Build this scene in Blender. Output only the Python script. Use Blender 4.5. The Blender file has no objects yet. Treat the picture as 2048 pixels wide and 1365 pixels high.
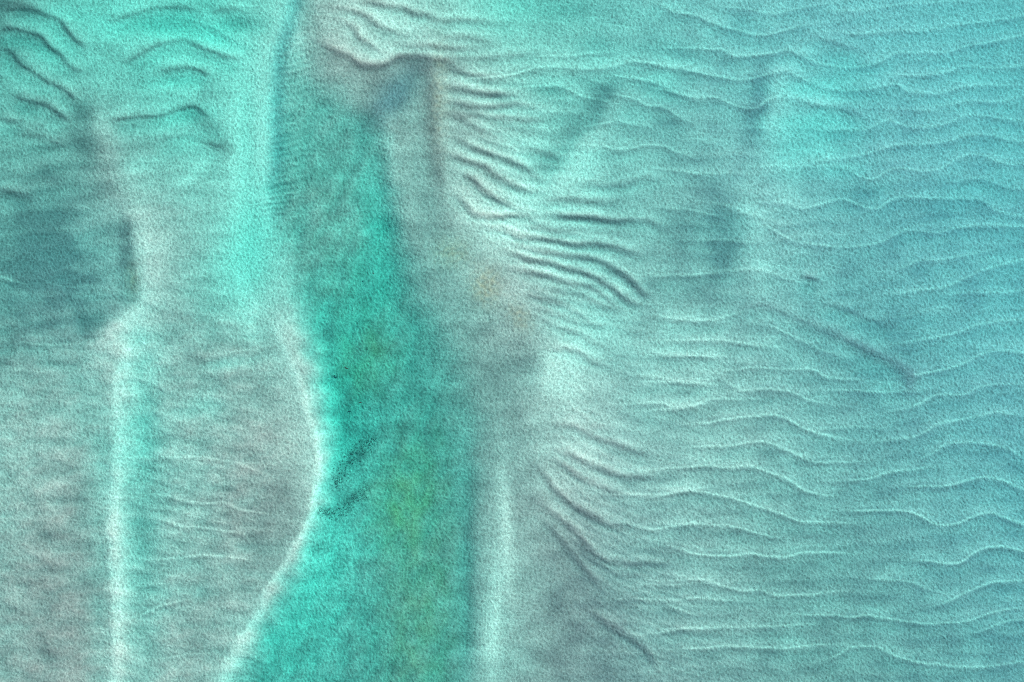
import bpy, math
import numpy as np

# ------------------------------------------------------------------ camera, sky, sun, exposure
sc = bpy.context.scene
S = 0.07                       # metres on the sea floor per photograph pixel
W, H = 2048.0, 1365.0
CAM_H = 420.0
SUN_EL, SUN_AZ = math.radians(32.0), math.radians(52.0)   # azimuth from +Y (picture top) towards +X (right)

cam_d = bpy.data.cameras.new('camera')
cam = bpy.data.objects.new('camera', cam_d)
sc.collection.objects.link(cam)
cam.location = (0, 0, CAM_H)
cam.rotation_euler = (0, 0, 0)
cam_d.sensor_fit = 'HORIZONTAL'
cam_d.sensor_width = 36.0
cam_d.lens = 36.0 * CAM_H / (W * S)
cam_d.clip_start = 1.0
cam_d.clip_end = 6000.0
sc.camera = cam

world = bpy.data.worlds.new('World')
sc.world = world
world.use_nodes = True
wn = world.node_tree
wn.nodes.clear()
sky = wn.nodes.new('ShaderNodeTexSky')
sky.sky_type = 'NISHITA'
sky.sun_disc = False
sky.sun_elevation = SUN_EL
sky.sun_rotation = SUN_AZ
bg = wn.nodes.new('ShaderNodeBackground')
bg.inputs['Strength'].default_value = 0.08
wo = wn.nodes.new('ShaderNodeOutputWorld')
wn.links.new(sky.outputs[0], bg.inputs[0])
wn.links.new(bg.outputs[0], wo.inputs[0])

sun_d = bpy.data.lights.new('sun', 'SUN')
sun_d.energy = 5.0
sun_d.angle = math.radians(0.55)
sun_d.color = (1.0, 0.985, 0.95)
sun = bpy.data.objects.new('sun', sun_d)
sc.collection.objects.link(sun)
sun.location = (200, 200, 300)
sun.rotation_euler = (math.pi / 2 - SUN_EL, 0, -SUN_AZ + math.pi)

sc.view_settings.view_transform = 'Standard'
sc.view_settings.look = 'None'
sc.view_settings.gamma = 1.0
sc.view_settings.use_curve_mapping = False
sc.view_settings.exposure = -0.08
sc.cycles.use_denoising = False
sc.cycles.pixel_filter_type = 'BLACKMAN_HARRIS'
sc.cycles.filter_width = 1.05
sc.cycles.transparent_max_bounces = 16
sc.cycles.max_bounces = 4
sc.cycles.diffuse_bounces = 2
sc.cycles.volume_bounces = 0

# ------------------------------------------------------------------ numeric helpers
rng = np.random.default_rng(7)
STEP = 2.0
us = np.arange(-160, 2208 + 1, STEP)
vs = np.arange(-140, 1505 + 1, STEP)
NU, NV = len(us), len(vs)
U, V = np.meshgrid(us, vs)
U = U.astype(np.float32); V = V.astype(np.float32)


def vnoise(x, y, seed):
    r = np.random.default_rng(seed)
    n = 256
    g = r.uniform(-1, 1, (n, n)).astype(np.float32)
    xi = np.floor(x).astype(np.int32); yi = np.floor(y).astype(np.int32)
    fx = x - xi; fy = y - yi
    fx = fx * fx * fx * (fx * (fx * 6 - 15) + 10)
    fy = fy * fy * fy * (fy * (fy * 6 - 15) + 10)
    x0 = xi % n; x1 = (xi + 1) % n; y0 = yi % n; y1 = (yi + 1) % n
    a = g[y0, x0] * (1 - fx) + g[y0, x1] * fx
    b = g[y1, x0] * (1 - fx) + g[y1, x1] * fx
    return a * (1 - fy) + b * fy


def gnoise(x, y, seed):
    """gradient noise, about -0.7..0.7"""
    r = np.random.default_rng(seed)
    n = 512
    a = r.uniform(0, 2 * np.pi, (n, n)).astype(np.float32)
    gx, gy = np.cos(a), np.sin(a)
    xi = np.floor(x).astype(np.int32); yi = np.floor(y).astype(np.int32)
    fx = (x - xi).astype(np.float32); fy = (y - yi).astype(np.float32)
    wx = fx * fx * fx * (fx * (fx * 6 - 15) + 10)
    wy = fy * fy * fy * (fy * (fy * 6 - 15) + 10)
    x0 = xi % n; x1 = (xi + 1) % n; y0 = yi % n; y1 = (yi + 1) % n
    d00 = gx[y0, x0] * fx + gy[y0, x0] * fy
    d10 = gx[y0, x1] * (fx - 1) + gy[y0, x1] * fy
    d01 = gx[y1, x0] * fx + gy[y1, x0] * (fy - 1)
    d11 = gx[y1, x1] * (fx - 1) + gy[y1, x1] * (fy - 1)
    p = d00 * (1 - wx) + d10 * wx
    q = d01 * (1 - wx) + d11 * wx
    return p * (1 - wy) + q * wy


def sstep(a, b, x):
    t = np.clip((x - a) / (b - a), 0, 1)
    return t * t * (3 - 2 * t)


def basis(x, x0, dx, n):
    """uniform cubic B-spline / Catmull-Rom blend weights"""
    t = np.clip((x - x0) / dx, 0, n - 1 - 1e-4)
    i = np.floor(t).astype(int); f = t - i
    A = np.zeros((len(x), n), np.float32)
    cr = np.stack([-f**3 + 2*f**2 - f, 3*f**3 - 5*f**2 + 2, -3*f**3 + 4*f**2 + f, f**3 - f**2], 1) / 2
    bs = np.stack([(1 - f)**3, 3*f**3 - 6*f**2 + 4, -3*f**3 + 3*f**2 + 3*f + 1, f**3], 1) / 6
    wgt = 0.7 * cr + 0.3 * bs
    for k in range(4):
        j = np.clip(i + k - 1, 0, n - 1)
        np.add.at(A, (np.arange(len(x)), j), wgt[:, k])
    return A


def table(rows):
    T = np.array(rows, np.float32)
    Au = basis(us, 0.0, 128.0, T.shape[1]); Av = basis(vs, 0.0, 113.75, T.shape[0])
    return (Av @ T @ Au.T).astype(np.float32)


def smooth_poly(pts, seg=6.0):
    p = np.array(pts, float)
    if len(p) == 2:
        p = np.array([p[0], (p[0] + p[1]) / 2, p[1]])
    q = np.vstack([2 * p[0] - p[1], p, 2 * p[-1] - p[-2]])
    out = []
    for i in range(1, len(q) - 2):
        n = max(2, int(np.linalg.norm(q[i + 1] - q[i]) / seg))
        t = np.linspace(0, 1, n, endpoint=False)[:, None]
        a, b, c, d = q[i - 1], q[i], q[i + 1], q[i + 2]
        out.append(0.5 * (2 * b + (c - a) * t + (2 * a - 5 * b + 4 * c - d) * t**2 + (-a + 3 * b - 3 * c + d) * t**3))
    out.append(p[-1:])
    return np.vstack(out)


def dist_field(pts, margin):
    """signed distance (positive to the right hand of travel, image axes) and position 0..1 along a smoothed polyline"""
    p = smooth_poly(pts)
    lo = p.min(0) - margin; hi = p.max(0) + margin
    i0 = max(0, int((lo[0] - us[0]) / STEP)); i1 = min(NU, int((hi[0] - us[0]) / STEP) + 2)
    j0 = max(0, int((lo[1] - vs[0]) / STEP)); j1 = min(NV, int((hi[1] - vs[0]) / STEP) + 2)
    if i1 <= i0 or j1 <= j0:
        return None
    D = np.full((j1 - j0, i1 - i0), 1e9, np.float32)
    G = np.ones_like(D); T = np.zeros_like(D)
    L = np.concatenate([[0], np.cumsum(np.linalg.norm(np.diff(p, axis=0), axis=1))])
    for k in range(len(p) - 1):
        a, b = p[k], p[k + 1]
        e = b - a; ll = e @ e
        if ll < 1e-6:
            continue
        x0 = max(i0, int((min(a[0], b[0]) - margin - us[0]) / STEP)); x1 = min(i1, int((max(a[0], b[0]) + margin - us[0]) / STEP) + 2)
        y0 = max(j0, int((min(a[1], b[1]) - margin - vs[0]) / STEP)); y1 = min(j1, int((max(a[1], b[1]) + margin - vs[0]) / STEP) + 2)
        if x1 <= x0 or y1 <= y0:
            continue
        X = U[y0:y1, x0:x1] - a[0]; Y = V[y0:y1, x0:x1] - a[1]
        t = np.clip((X * e[0] + Y * e[1]) / ll, 0, 1)
        d = np.hypot(X - t * e[0], Y - t * e[1])
        s = np.sign(e[0] * Y - e[1] * X)
        sl = (slice(y0 - j0, y1 - j0), slice(x0 - i0, x1 - i0))
        m = d < D[sl]
        D[sl][m] = d[m]; G[sl][m] = s[m]
        T[sl][m] = ((L[k] + t * math.sqrt(ll)) / L[-1])[m]
    return (slice(j0, j1), slice(i0, i1)), D * G, T, L[-1]


# ------------------------------------------------------------------ the sea floor: low-frequency relief and sediment
DEPTH = [
 [0.8,1.1,1.1,1.2,1.0,0.3,0.3,0.6,1.1,1.0,0.9,0.9,0.9,0.95,1.0,1.1,1.1],
 [1.0,1.0,1.0,1.1,0.8,0.2,0.4,0.35,0.6,0.8,0.9,0.9,0.9,0.9,1.0,1.05,1.1],
 [0.8,0.7,0.8,1.0,0.7,0.6,0.35,0.2,0.5,0.7,0.9,0.8,0.8,1.1,0.95,0.95,1.0],
 [0.75,0.7,0.5,0.8,0.7,0.6,0.3,0.2,0.4,0.7,0.8,0.7,0.7,1.0,0.9,0.95,1.0],
 [0.8,0.9,0.4,0.6,0.7,0.6,0.3,0.15,0.35,0.6,0.7,0.7,0.7,0.8,1.0,1.0,1.05],
 [0.9,0.9,0.5,0.6,0.7,0.5,0.4,0.2,0.1,0.5,0.6,0.7,0.7,0.9,0.9,1.0,1.1],
 [0.7,0.6,0.5,0.5,0.4,0.4,0.6,0.5,0.1,0.5,0.55,0.55,0.65,0.85,0.95,1.0,1.0],
 [0.4,0.4,0.6,0.35,0.25,0.3,0.6,0.6,0.3,0.25,0.5,0.5,0.6,0.75,0.9,0.9,0.9],
 [0.4,0.25,0.8,0.4,0.15,0.2,0.6,0.6,0.35,0.2,0.4,0.5,0.6,0.75,0.8,0.9,1.0],
 [0.35,0.15,0.7,0.35,0.2,0.2,0.6,0.6,0.3,0.2,0.4,0.5,0.65,0.75,0.8,0.85,1.0],
 [0.3,0.15,0.65,0.4,0.25,0.4,0.6,0.6,0.35,0.25,0.45,0.5,0.65,0.75,0.8,0.85,0.9],
 [0.3,0.1,0.5,0.3,0.3,0.5,0.6,0.6,0.4,0.25,0.4,0.5,0.65,0.75,0.8,0.85,0.9],
 [0.3,0.1,0.4,0.25,0.5,0.6,0.6,0.6,0.4,0.3,0.4,0.5,0.65,0.75,0.8,0.85,0.9]]
SILT = [
 [.85,.3,.15,.2,.2,.35,.35,.15,.2,.35,.4,.45,.45,.45,.45,.5,.5],
 [.6,.35,.3,.2,.15,.5,.3,.45,.3,.35,.35,.45,.5,.45,.45,.5,.5],
 [.5,.55,.45,.25,.05,.5,.6,.5,.35,.4,.6,.45,.5,.25,.5,.5,.5],
 [.65,.7,.6,.35,.15,.55,.5,.4,.3,.2,.4,.55,.45,.4,.5,.55,.5],
 [.6,.8,.3,.45,.05,.55,.5,.4,.25,.35,.5,.8,.4,.45,.6,.6,.55],
 [.7,.75,.3,.5,.15,.5,.45,.5,.45,.35,.55,.75,.4,.5,.55,.55,.5],
 [.75,.6,.2,.6,.4,.4,.45,.55,.7,.3,.5,.5,.4,.5,.6,.55,.5],
 [.55,.55,.3,.55,.6,.3,.4,.6,.65,.35,.5,.45,.45,.5,.6,.55,.55],
 [.55,.65,.4,.45,.6,.2,.4,.6,.6,.35,.45,.4,.45,.5,.6,.6,.65],
 [.65,.75,.45,.6,.75,.3,.35,.65,.5,.55,.5,.45,.5,.55,.6,.55,.6],
 [.75,.85,.45,.6,.65,.2,.4,.65,.4,.75,.55,.5,.55,.6,.6,.6,.6],
 [.75,.85,.5,.7,.45,.2,.45,.65,.45,.75,.6,.5,.55,.6,.6,.6,.65],
 [.8,.85,.45,.65,.35,.2,.5,.6,.5,.7,.65,.55,.55,.6,.6,.65,.7]]
def blob(cu, cv, su, sv, ang=0.0):
    a = math.radians(ang)
    x = (U - cu) * math.cos(a) + (V - cv) * math.sin(a)
    y = -(U - cu) * math.sin(a) + (V - cv) * math.cos(a)
    return np.exp(-0.5 * ((x / su)**2 + (y / sv)**2))


depth = table(DEPTH) * (1 - 0.12 * sstep(1000, 1500, U)) + 0.16 + 0.06 * (1 - sstep(380, 560, U)) * (1 - sstep(200, 420, V))
silt_and_shade = table(SILT) + 0.03 + 0.13 * sstep(1300, 1550, U + 0.5 * (V - 700)) * sstep(100, 500, V + 0.25 * (2048 - U)) + 0.10 * blob(850,430,50,140) - 0.12 * blob(690,150,50,60)  - 0.14 * (1 - sstep(200, 640, U)) * sstep(700, 950, V)

# wandering of the hand-measured lines so that nothing is ruler-straight
wob = 7 * gnoise(U / 70, V / 70, 11) + 3 * gnoise(U / 26, V / 26, 12)

LEFT = [(-140,590),(0,578),(60,566),(100,548),(150,538),(250,536),(350,528),(430,530),(480,545),(550,560),(620,580),(700,602),(780,622),(850,635),(900,643),(960,636),(1000,626),(1060,612),(1120,585),(1180,552),(1240,515),(1300,485),(1365,452),(1505,400)]
RIGHT = [(-140,600),(0,622),(80,640),(150,655),(200,700),(235,755),(270,775),(340,783),(400,790),(460,803),(520,822),(580,850),(640,878),(720,915),(800,935),(900,948),(1000,945),(1100,938),(1200,938),(1300,936),(1365,932),(1505,925)]
RWID = [(-140,40),(0,40),(150,110),(240,70),(300,75),(540,75),(620,90),(720,110),(820,130),(920,110),(1000,90),(1365,70),(1505,70)]
ul = np.interp(V, [a for a, _ in LEFT], [b for _, b in LEFT]) + wob * 1.6 + 14 * gnoise(U / 50, V / 30, 906) + (16 * gnoise(U / 60, (V + 0.45 * U) / 17, 907) + 9 * gnoise(U / 40, (V + 0.45 * U) / 8, 908)) * (1 - sstep(430, 620, V))
ur = np.interp(V, [a for a, _ in RIGHT], [b for _, b in RIGHT]) + wob * 1.4 + 16 * gnoise(U / 90, V / 45, 909)
rw = np.interp(V, [a for a, _ in RWID], [b for _, b in RWID])
lw = np.interp(V, [-140, 400, 700, 1000, 1365], [90, 85, 60, 40, 80])
chan = sstep(-lw * 0.35, lw, U - ul) * sstep(-rw * 0.4, rw, ur - U)
head = sstep(0, 430, V)
chan = chan * (0.35 + 0.65 * head)
ct = np.clip((U - ul) / np.maximum(ur - ul, 1), 0, 1)


cdep = 1.35 + 0.25 * sstep(500, 700, V)
for cu, cv, su, sv, ang, amp in [(772,430,28,90,-8,0.75),(735,575,32,60,10,0.6),(665,720,40,110,-8,0.5),(690,860,40,70,12,0.45),
                                 (640,1090,55,120,15,0.35),(560,1270,70,90,20,0.3),(560,280,20,110,0,0.35),(860,930,60,160,5,0.15),(640,450,50,90,0,-0.25),(830,1200,60,200,5,-0.35)]:
    cdep = cdep + amp * blob(cu, cv, su, sv, ang)
cst = gnoise((U + 0.3 * V) / 34, V / 62, 27) + 0.6 * gnoise((U + 0.5 * V) / 20, V / 34, 28)
cdep = cdep + 0.25 * cst
depth = depth * (1 - chan) + cdep * chan
silt_and_shade = silt_and_shade * (1 - chan) + chan * (0.56 + 0.16 * sstep(500, 800, V) - 0.22 * gnoise((U + 0.4 * V) / 26, V / 44, 29) - 0.15 * gnoise(U / 11, V / 13, 30) - 0.22 * cst * blob(660,900,90,300) - 0.5 * blob(640,1130,70,170,12) - 0.15 * blob(660,720,60,120,-6) + 0.1 * blob(640,430,60,110))
# the dark hollow beside the head of the middle bar
hol = blob(788, 192, 46, 21, -50)
depth += 0.25 * hol; silt_and_shade += 0.52 * hol
height = -0.6 * depth

# soft undulation of the flats
height += 0.035 * gnoise(U / 90, V / 60, 21) + 0.018 * gnoise(U / 40, V / 28, 22)
silt_and_shade += 0.28 * gnoise((U + 0.12 * V) / 55, V / 120, 26) * (1 - 0.65 * sstep(550, 950, V)) * sstep(1150, 1450, U) + 0.13 * gnoise(U / 75, V / 17, 25) + 0.24 * gnoise(U / 60, V / 34, 23) + 0.12 * gnoise(U / 24, V / 15, 24)
blue_tint = 0.25 * hol + 0.45 * sstep(1100, 2000, U - 0.45 * (V - 300)) + 0.10 * sstep(900, 1300, U); algae = np.zeros_like(U); tan = np.zeros_like(U)  # bluer tint in the hollow and growing towards the east

# ------------------------------------------------------------------ traced crests
REG = {'a': (0,0,2.926), 'b': (680,0,2.926), 'c': (1348,0,2.926), 'd': (0,450,2.926), 'e': (680,450,2.926), 'f': (1348,450,2.926),
       'g': (0,899,2.926), 'h': (680,899,2.926), 'i': (1348,899,2.926),
       'p': (560,0,4.014), 'q': (860,100,4.014), 'r': (900,400,4.014), 's': (0,0,4.014), 't': (200,380,4.014), 'o': (0,0,1.0)}
# kind: K = steep dark lee face, W = narrow bright crest, F = soft feathered ridge; last number scales the height
RIDGES = [
 ('K','s',1.2,'0,90 60,65 180,55 320,85 480,150 520,205 570,270 650,335 740,380'),
 ('K','s',1.0,'-60,235 0,225 80,215 200,245 330,280 400,360 490,430 540,500 610,550 710,580'),
 ('K','s',1.0,'-60,380 0,390 90,410 150,490 240,550 330,610 400,650 500,690 560,740 620,800 660,840'),
 ('K','s',1.0,'70,770 150,780 260,805 390,840 440,880 520,940 600,1010'),
 ('K','s',0.9,'-60,935 0,945 80,960 220,970'),
 ('K','s',0.8,'820,150 920,150 1080,100 1200,60 1320,40 1450,45 1580,70 1650,100'),
 ('K','s',0.8,'1660,100 1720,80 1850,60 2007,55'),
 ('K','s',1.0,'950,500 1100,430 1260,340 1400,315 1500,315 1600,360 1720,400 1850,440 1990,465'),
 ('K','s',1.1,'1230,580 1340,545 1450,535 1550,538 1640,570 1740,630'),
 ('K','s',1.1,'850,955 1050,930 1280,920 1400,880 1500,845 1560,845 1630,890 1700,970'),
 ('K','s',0.45,'100,1070 300,1085 450,1130 560,1180'),
 ('K','s',0.5,'1200,1125 1400,1090 1550,1100 1700,1150 1850,1200'),
 ('W','s',1.0,'1680,200 1780,250 1870,310'),
 ('K','a',0.7,'-40,1105 0,1110 100,1130 230,1165'),
 ('F','p',0.9,'700,0 850,30 1000,45 1080,85 1200,105 1300,150 1500,150 1740,160'),
 ('F','p',0.85,'470,60 600,75 700,115 790,185 870,220 980,255'),
 ('F','p',0.85,'510,160 600,210 650,290 720,330 800,395'),
 ('F','p',0.7,'320,320 430,385 540,430 600,460 660,500 740,510 850,500 930,450 1020,440 1180,440 1240,480'),
 ('F','p',1.0,'980,340 1120,355 1280,355 1420,370 1560,375'),
 ('F','p',0.7,'1380,285 1500,290 1650,315'),
 ('F','p',0.7,'1200,440 1400,450 1600,450 1800,435 2007,415'),
 ('F','p',0.7,'1250,455 1380,500 1450,515 1600,525'),
 ('W','q',0.8,'330,235 480,225 620,205 740,175 880,145 1060,130 1180,140'),
 ('F','q',1.0,'160,140 250,160 350,185 500,200'),
 ('F','q',1.2,'190,290 320,310 420,330 640,345'),
 ('F','q',1.0,'180,400 320,430 440,445 600,435 720,420 850,435'),
 ('F','q',0.9,'250,495 400,505 520,525 700,545 900,540'),
 ('F','q',0.8,'200,530 340,590 430,640 560,700'),
 ('F','q',1.1,'240,710 330,760 430,800 560,840 700,895 800,950 870,1020'),
 ('F','q',1.0,'180,830 300,880 440,920 520,975 640,1050 760,1105 850,1115'),
 ('F','q',1.1,'280,980 370,1050 440,1120 560,1190 700,1245'),
 ('F','q',0.85,'220,1150 300,1230 370,1300 500,1325 700,1305'),
 ('F','q',0.9,'800,780 900,795 1000,835'),
 ('W','q',1.1,'880,290 1000,280 1080,300 1160,340 1230,370'),
 ('W','q',0.6,'820,490 900,485 960,490'),
 ('W','q',0.9,'1220,780 1350,765 1480,790 1600,790 1720,770 1900,775 1990,820'),
 ('F','q',0.6,'1230,1050 1340,1060 1440,1070 1560,1060 1700,1020 1850,1020'),
 ('F','q',0.9,'960,1195 1100,1180 1250,1195 1450,1200'),
 ('F','q',0.9,'1050,1315 1250,1330 1500,1350'),
 ('W','q',0.7,'980,50 1150,40 1340,15'),
 ('W','q',1.0,'1300,150 1480,120 1600,95 1740,95 1900,130 2007,145'),
 ('W','q',1.0,'1560,210 1700,230 1850,265 1940,310 2007,350'),
 ('W','q',0.7,'1400,590 1500,570 1600,590'),
 ('W','q',0.9,'1560,370 1660,390 1740,440 1850,450 1920,480 2007,540'),
 ('F','r',1.3,'290,190 350,205 450,225 560,275 700,295 850,310 1000,340 1150,335 1300,355 1470,405'),
 ('F','r',0.8,'250,105 400,115 560,110 700,125'),
 ('F','r',0.9,'880,105 1100,120 1300,145 1580,150 1700,205'),
 ('F','r',0.8,'720,205 850,225 1000,235'),
 ('F','r',1.2,'560,350 700,390 850,420 1000,445 1150,460 1270,500 1380,570 1480,650 1570,740'),
 ('F','r',1.2,'510,420 640,465 780,490 900,525 1050,560 1180,620 1300,680 1400,760 1500,820'),
 ('F','r',1.1,'540,545 700,575 850,620 1000,665 1110,680 1250,750 1330,820'),
 ('F','r',1.0,'780,690 920,720 1050,750 1180,810 1290,860'),
 ('F','r',1.0,'700,765 820,795 950,835 1000,865'),
 ('F','r',0.7,'780,950 900,1000 1020,1050'),
 ('F','r',0.7,'1050,920 1150,980'),
 ('F','r',1.0,'860,1180 960,1190 1060,1220 1200,1290'),
 ('W','r',0.5,'1560,600 1800,600 2007,600'),
 ('W','r',0.7,'1740,940 1850,960 2007,970'),
 ('W','r',0.7,'1560,1190 1700,1230 1850,1250 2007,1250'),
 ('W','c',0.7,'270,40 400,50 560,75 680,60 830,30'),
 ('W','c',1.2,'-60,35 0,65 120,85 230,130 350,170 480,200 600,190 700,160'),
 ('K','c',0.6,'740,190 840,212 940,248 1060,275 1150,290'),
 ('W','c',0.8,'940,65 1100,60 1250,35 1400,20 1600,5'),
 ('W','c',1.0,'970,185 1120,190 1300,180 1480,175 1650,140 1800,125 1950,110 2048,85 2200,40'),
 ('W','c',1.2,'60,280 270,285 350,325 450,325 560,310 680,290 760,325 850,370 980,390 1100,385 1200,360 1290,310 1430,300 1600,305 1700,270 1900,240 2048,200 2200,150'),
 ('W','c',1.2,'-80,380 0,400 100,415 250,440 400,465 500,450 650,410 720,445 820,490 950,525 1080,530 1200,510 1300,490 1380,535 1550,545 1700,505 1880,495'),
 ('W','c',1.0,'1280,435 1450,440 1600,420 1700,385 1850,395 2048,385 2200,380'),
 ('W','c',1.1,'-60,520 0,535 120,570 250,565 330,605 420,635 500,625 560,580 680,565 780,590 860,615'),
 ('K','c',0.7,'760,620 880,610 1000,630 1100,670 1180,680'),
 ('W','c',0.6,'1250,630 1400,640 1560,655'),
 ('W','c',0.9,'1620,610 1720,590 1900,590 2048,560 2200,530'),
 ('W','c',0.9,'540,745 800,742 850,755 980,750 1100,755 1160,740 1250,700 1370,740 1520,745 1620,715 1720,675 1850,680 2048,710 2200,720'),
 ('W','c',0.9,'840,940 1000,925 1120,900 1230,870 1330,845 1480,845 1620,820 1700,790 1850,790 2048,830 2200,850'),
 ('W','c',0.8,'560,975 800,970 920,970 1030,985'),
 ('W','c',0.9,'1050,1010 1110,1040 1180,1045 1290,990 1430,995 1560,985 1650,930 1740,900 1840,920 1930,960 2048,960 2200,950'),
 ('W','c',0.8,'1660,1060 1780,1040 1880,1065 1960,1100 2048,1100 2200,1110'),
 ('W','c',0.9,'560,1185 650,1185 760,1220 880,1190 980,1165 1080,1200 1190,1220 1290,1165 1400,1150 1600,1165 1800,1170 1900,1235 2048,1270 2200,1290'),
 ('W','c',0.8,'0,995 120,1015 260,1015'),
 ('W','c',0.6,'30,1220 120,1230 190,1250'),
 ('W','c',0.7,'240,1190 340,1210 420,1250 520,1280'),
 ('W','c',0.8,'1640,1340 1800,1310 2048,1320 2200,1310'),
 ('W','f',0.9,'560,20 700,90 820,115 940,130 1180,110 1290,60 1380,20'),
 ('W','f',0.7,'1400,30 1560,40 1640,15 1800,10 2048,10'),
 ('W','f',0.9,'1330,250 1450,210 1600,200 1800,160'),
 ('W','f',1.0,'1380,390 1600,360 1720,310 1820,260 2048,205 2200,170'),
 ('W','f',0.9,'1700,400 1900,395 2048,380 2200,370'),
 ('W','f',0.5,'1380,530 1470,510 1560,490'),
 ('W','f',1.0,'1430,680 1640,640 1760,590 1900,565 2048,555 2200,550'),
 ('W','f',1.1,'1400,880 1540,855 1700,810 1850,745 2048,745 2200,750'),
 ('W','f',0.9,'1340,1080 1450,1040 1540,1000 1700,990 1780,955 1900,930 1990,935'),
 ('W','f',1.0,'1300,1260 1430,1240 1540,1170 1700,1140 1880,1100 1970,1110'),
 ('W','f',1.0,'1520,1340 1610,1280 1800,1280 1950,1310 2048,1360'),
 ('K','f',0.45,'370,480 500,465 600,490 700,535 800,575 880,620 960,645 1060,690 1160,735 1260,775 1340,820 1400,870 1400,910 1330,970'),
 ('K','f',0.6,'830,460 960,470 1100,530 1280,580 1350,580'),
 ('K','f',1.1,'720,280 800,305 880,325'),
 ('W','f',0.9,'340,270 480,260 600,290 700,325'),
 ('W','f',0.8,'0,550 130,560 250,550 360,520'),
 ('W','f',0.8,'580,600 690,650 800,700 890,740'),
 ('W','f',0.9,'0,680 230,670 400,690 540,710'),
 ('W','f',0.8,'0,765 100,765 200,770'),
 ('W','f',0.8,'380,850 480,835 640,850 820,850 900,890 1080,910'),
 ('W','f',0.9,'400,970 520,960 680,980 800,1025'),
 ('W','f',0.9,'980,970 1200,980 1330,975'),
 ('W','f',0.6,'170,905 270,905 340,940'),
 ('W','f',1.0,'-60,900 0,915 120,930'),
 ('W','f',1.0,'-80,1085 0,1080 120,1060 220,1025 360,1020'),
 ('W','f',1.1,'180,1160 320,1140 440,1120 580,1115 680,1150 760,1190 930,1240'),
 ('W','f',0.6,'930,1190 1060,1180 1180,1190'),
 ('W','f',1.0,'180,1300 340,1290 480,1265 560,1275 680,1330'),
 ('W','f',0.6,'0,300 80,295 150,290'),
 ('W','f',0.6,'150,90 300,85 400,100'),
 ('W','i',1.1,'-40,115 0,110 180,95 320,110 450,100 580,145 680,190 760,240 860,265'),
 ('W','i',0.8,'650,10 760,55 830,75 1000,75'),
 ('W','i',1.1,'-50,270 0,260 100,245 280,275 430,315 560,355 680,400 760,425 900,430'),
 ('W','i',0.8,'950,185 1150,175 1270,135 1420,115'),
 ('W','i',1.2,'1430,220 1560,220 1700,190 1820,165 1920,185 2048,235 2200,260'),
 ('W','i',1.3,'1100,360 1340,365 1450,400 1540,445 1650,440 1750,395 1850,375 1930,400 2048,440 2200,470'),
 ('W','i',0.9,'0,440 250,445 400,465 560,510'),
 ('W','i',1.0,'20,580 120,615 320,625 440,615 560,630 660,630 760,610 940,610'),
 ('W','i',1.4,'1480,660 1600,670 1680,660 1760,610 1850,575 1950,570 2048,600 2200,630'),
 ('W','i',0.9,'0,770 180,765 280,800 420,830 500,825 600,855 800,855 890,840'),
 ('W','i',0.8,'1200,760 1400,780 1480,815'),
 ('W','i',1.0,'1580,900 1740,830 1880,780 2048,775 2200,760'),
 ('W','i',0.7,'0,885 150,870 280,885'),
 ('W','i',0.9,'800,970 940,975 1040,985 1130,975 1260,1000 1480,1020 1700,1010 1830,970 1950,940 2048,935'),
 ('W','i',0.8,'0,1055 350,1045 550,1040 720,1030'),
 ('W','i',0.8,'1820,1060 1950,1010 2048,1000 2200,980'),
 ('W','i',0.8,'100,1170 300,1155 500,1165 700,1165 860,1150'),
 ('W','i',0.9,'940,1215 1050,1160 1190,1165 1290,1210 1440,1250 1650,1270 1850,1275 2048,1245'),
 ('F','h',0.9,'1300,0 1370,25 1460,75 1560,115 1680,145 1790,155'),
 ('F','h',0.7,'1280,60 1400,140 1500,195 1650,255'),
 ('W','h',0.9,'1650,265 1860,265 1980,245 2048,235'),
 ('W','h',0.8,'1710,440 1840,470 2048,435'),
 ('F','h',0.8,'1180,120 1260,220 1380,320 1500,390 1620,440'),
 ('F','h',0.8,'1180,310 1300,400 1400,490 1500,600 1640,655 1860,660'),
 ('F','h',0.7,'1200,410 1330,550 1420,670 1520,790'),
 ('F','h',0.7,'1480,950 1600,1030 1730,1110 1820,1190 1870,1290'),
 ('W','h',0.6,'1860,795 1950,795 2048,790'),
 ('W','h',0.6,'1750,880 1880,885 1960,930'),
 ('W','h',0.7,'1880,1075 1960,1065 2048,1050'),
 ('F','e',0.9,'1300,1160 1400,1185 1520,1240 1640,1285 1780,1330'),
 ('F','e',0.6,'1480,1170 1540,1175 1600,1185'),
 ('W','e',0.9,'1700,1050 1860,1040 1960,1070 2048,1060'),
 ('W','e',0.9,'1880,920 1960,922 2048,925'),
 ('N','g',0.7,'750,50 1000,50 1150,50 1300,70 1420,95 1510,140'),
 ('N','g',1.0,'1000,280 1100,310 1220,320 1310,310 1400,350 1500,370'),
 ('N','g',1.0,'960,415 1060,455 1200,465 1340,480 1430,500 1460,540'),
 ('N','g',0.6,'900,470 950,480 1000,490'),
 ('N','g',0.9,'900,645 1040,640 1160,625 1340,630 1450,650'),
 ('N','g',0.8,'840,805 910,798 980,785'),
 ('N','g',1.0,'820,970 940,925 1080,885'),
 ('N','g',0.6,'900,1235 1100,1205 1200,1200'),
 ('N','d',1.0,'-40,290 0,305 110,345'),
 ('N','d',0.5,'240,330 380,365 480,360'),
 ('N','d',0.8,'130,690 300,705 430,700'),
 ('N','d',0.5,'110,850 160,858 200,865'),
 ('N','d',0.6,'1250,765 1350,750 1460,735'),
]
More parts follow.
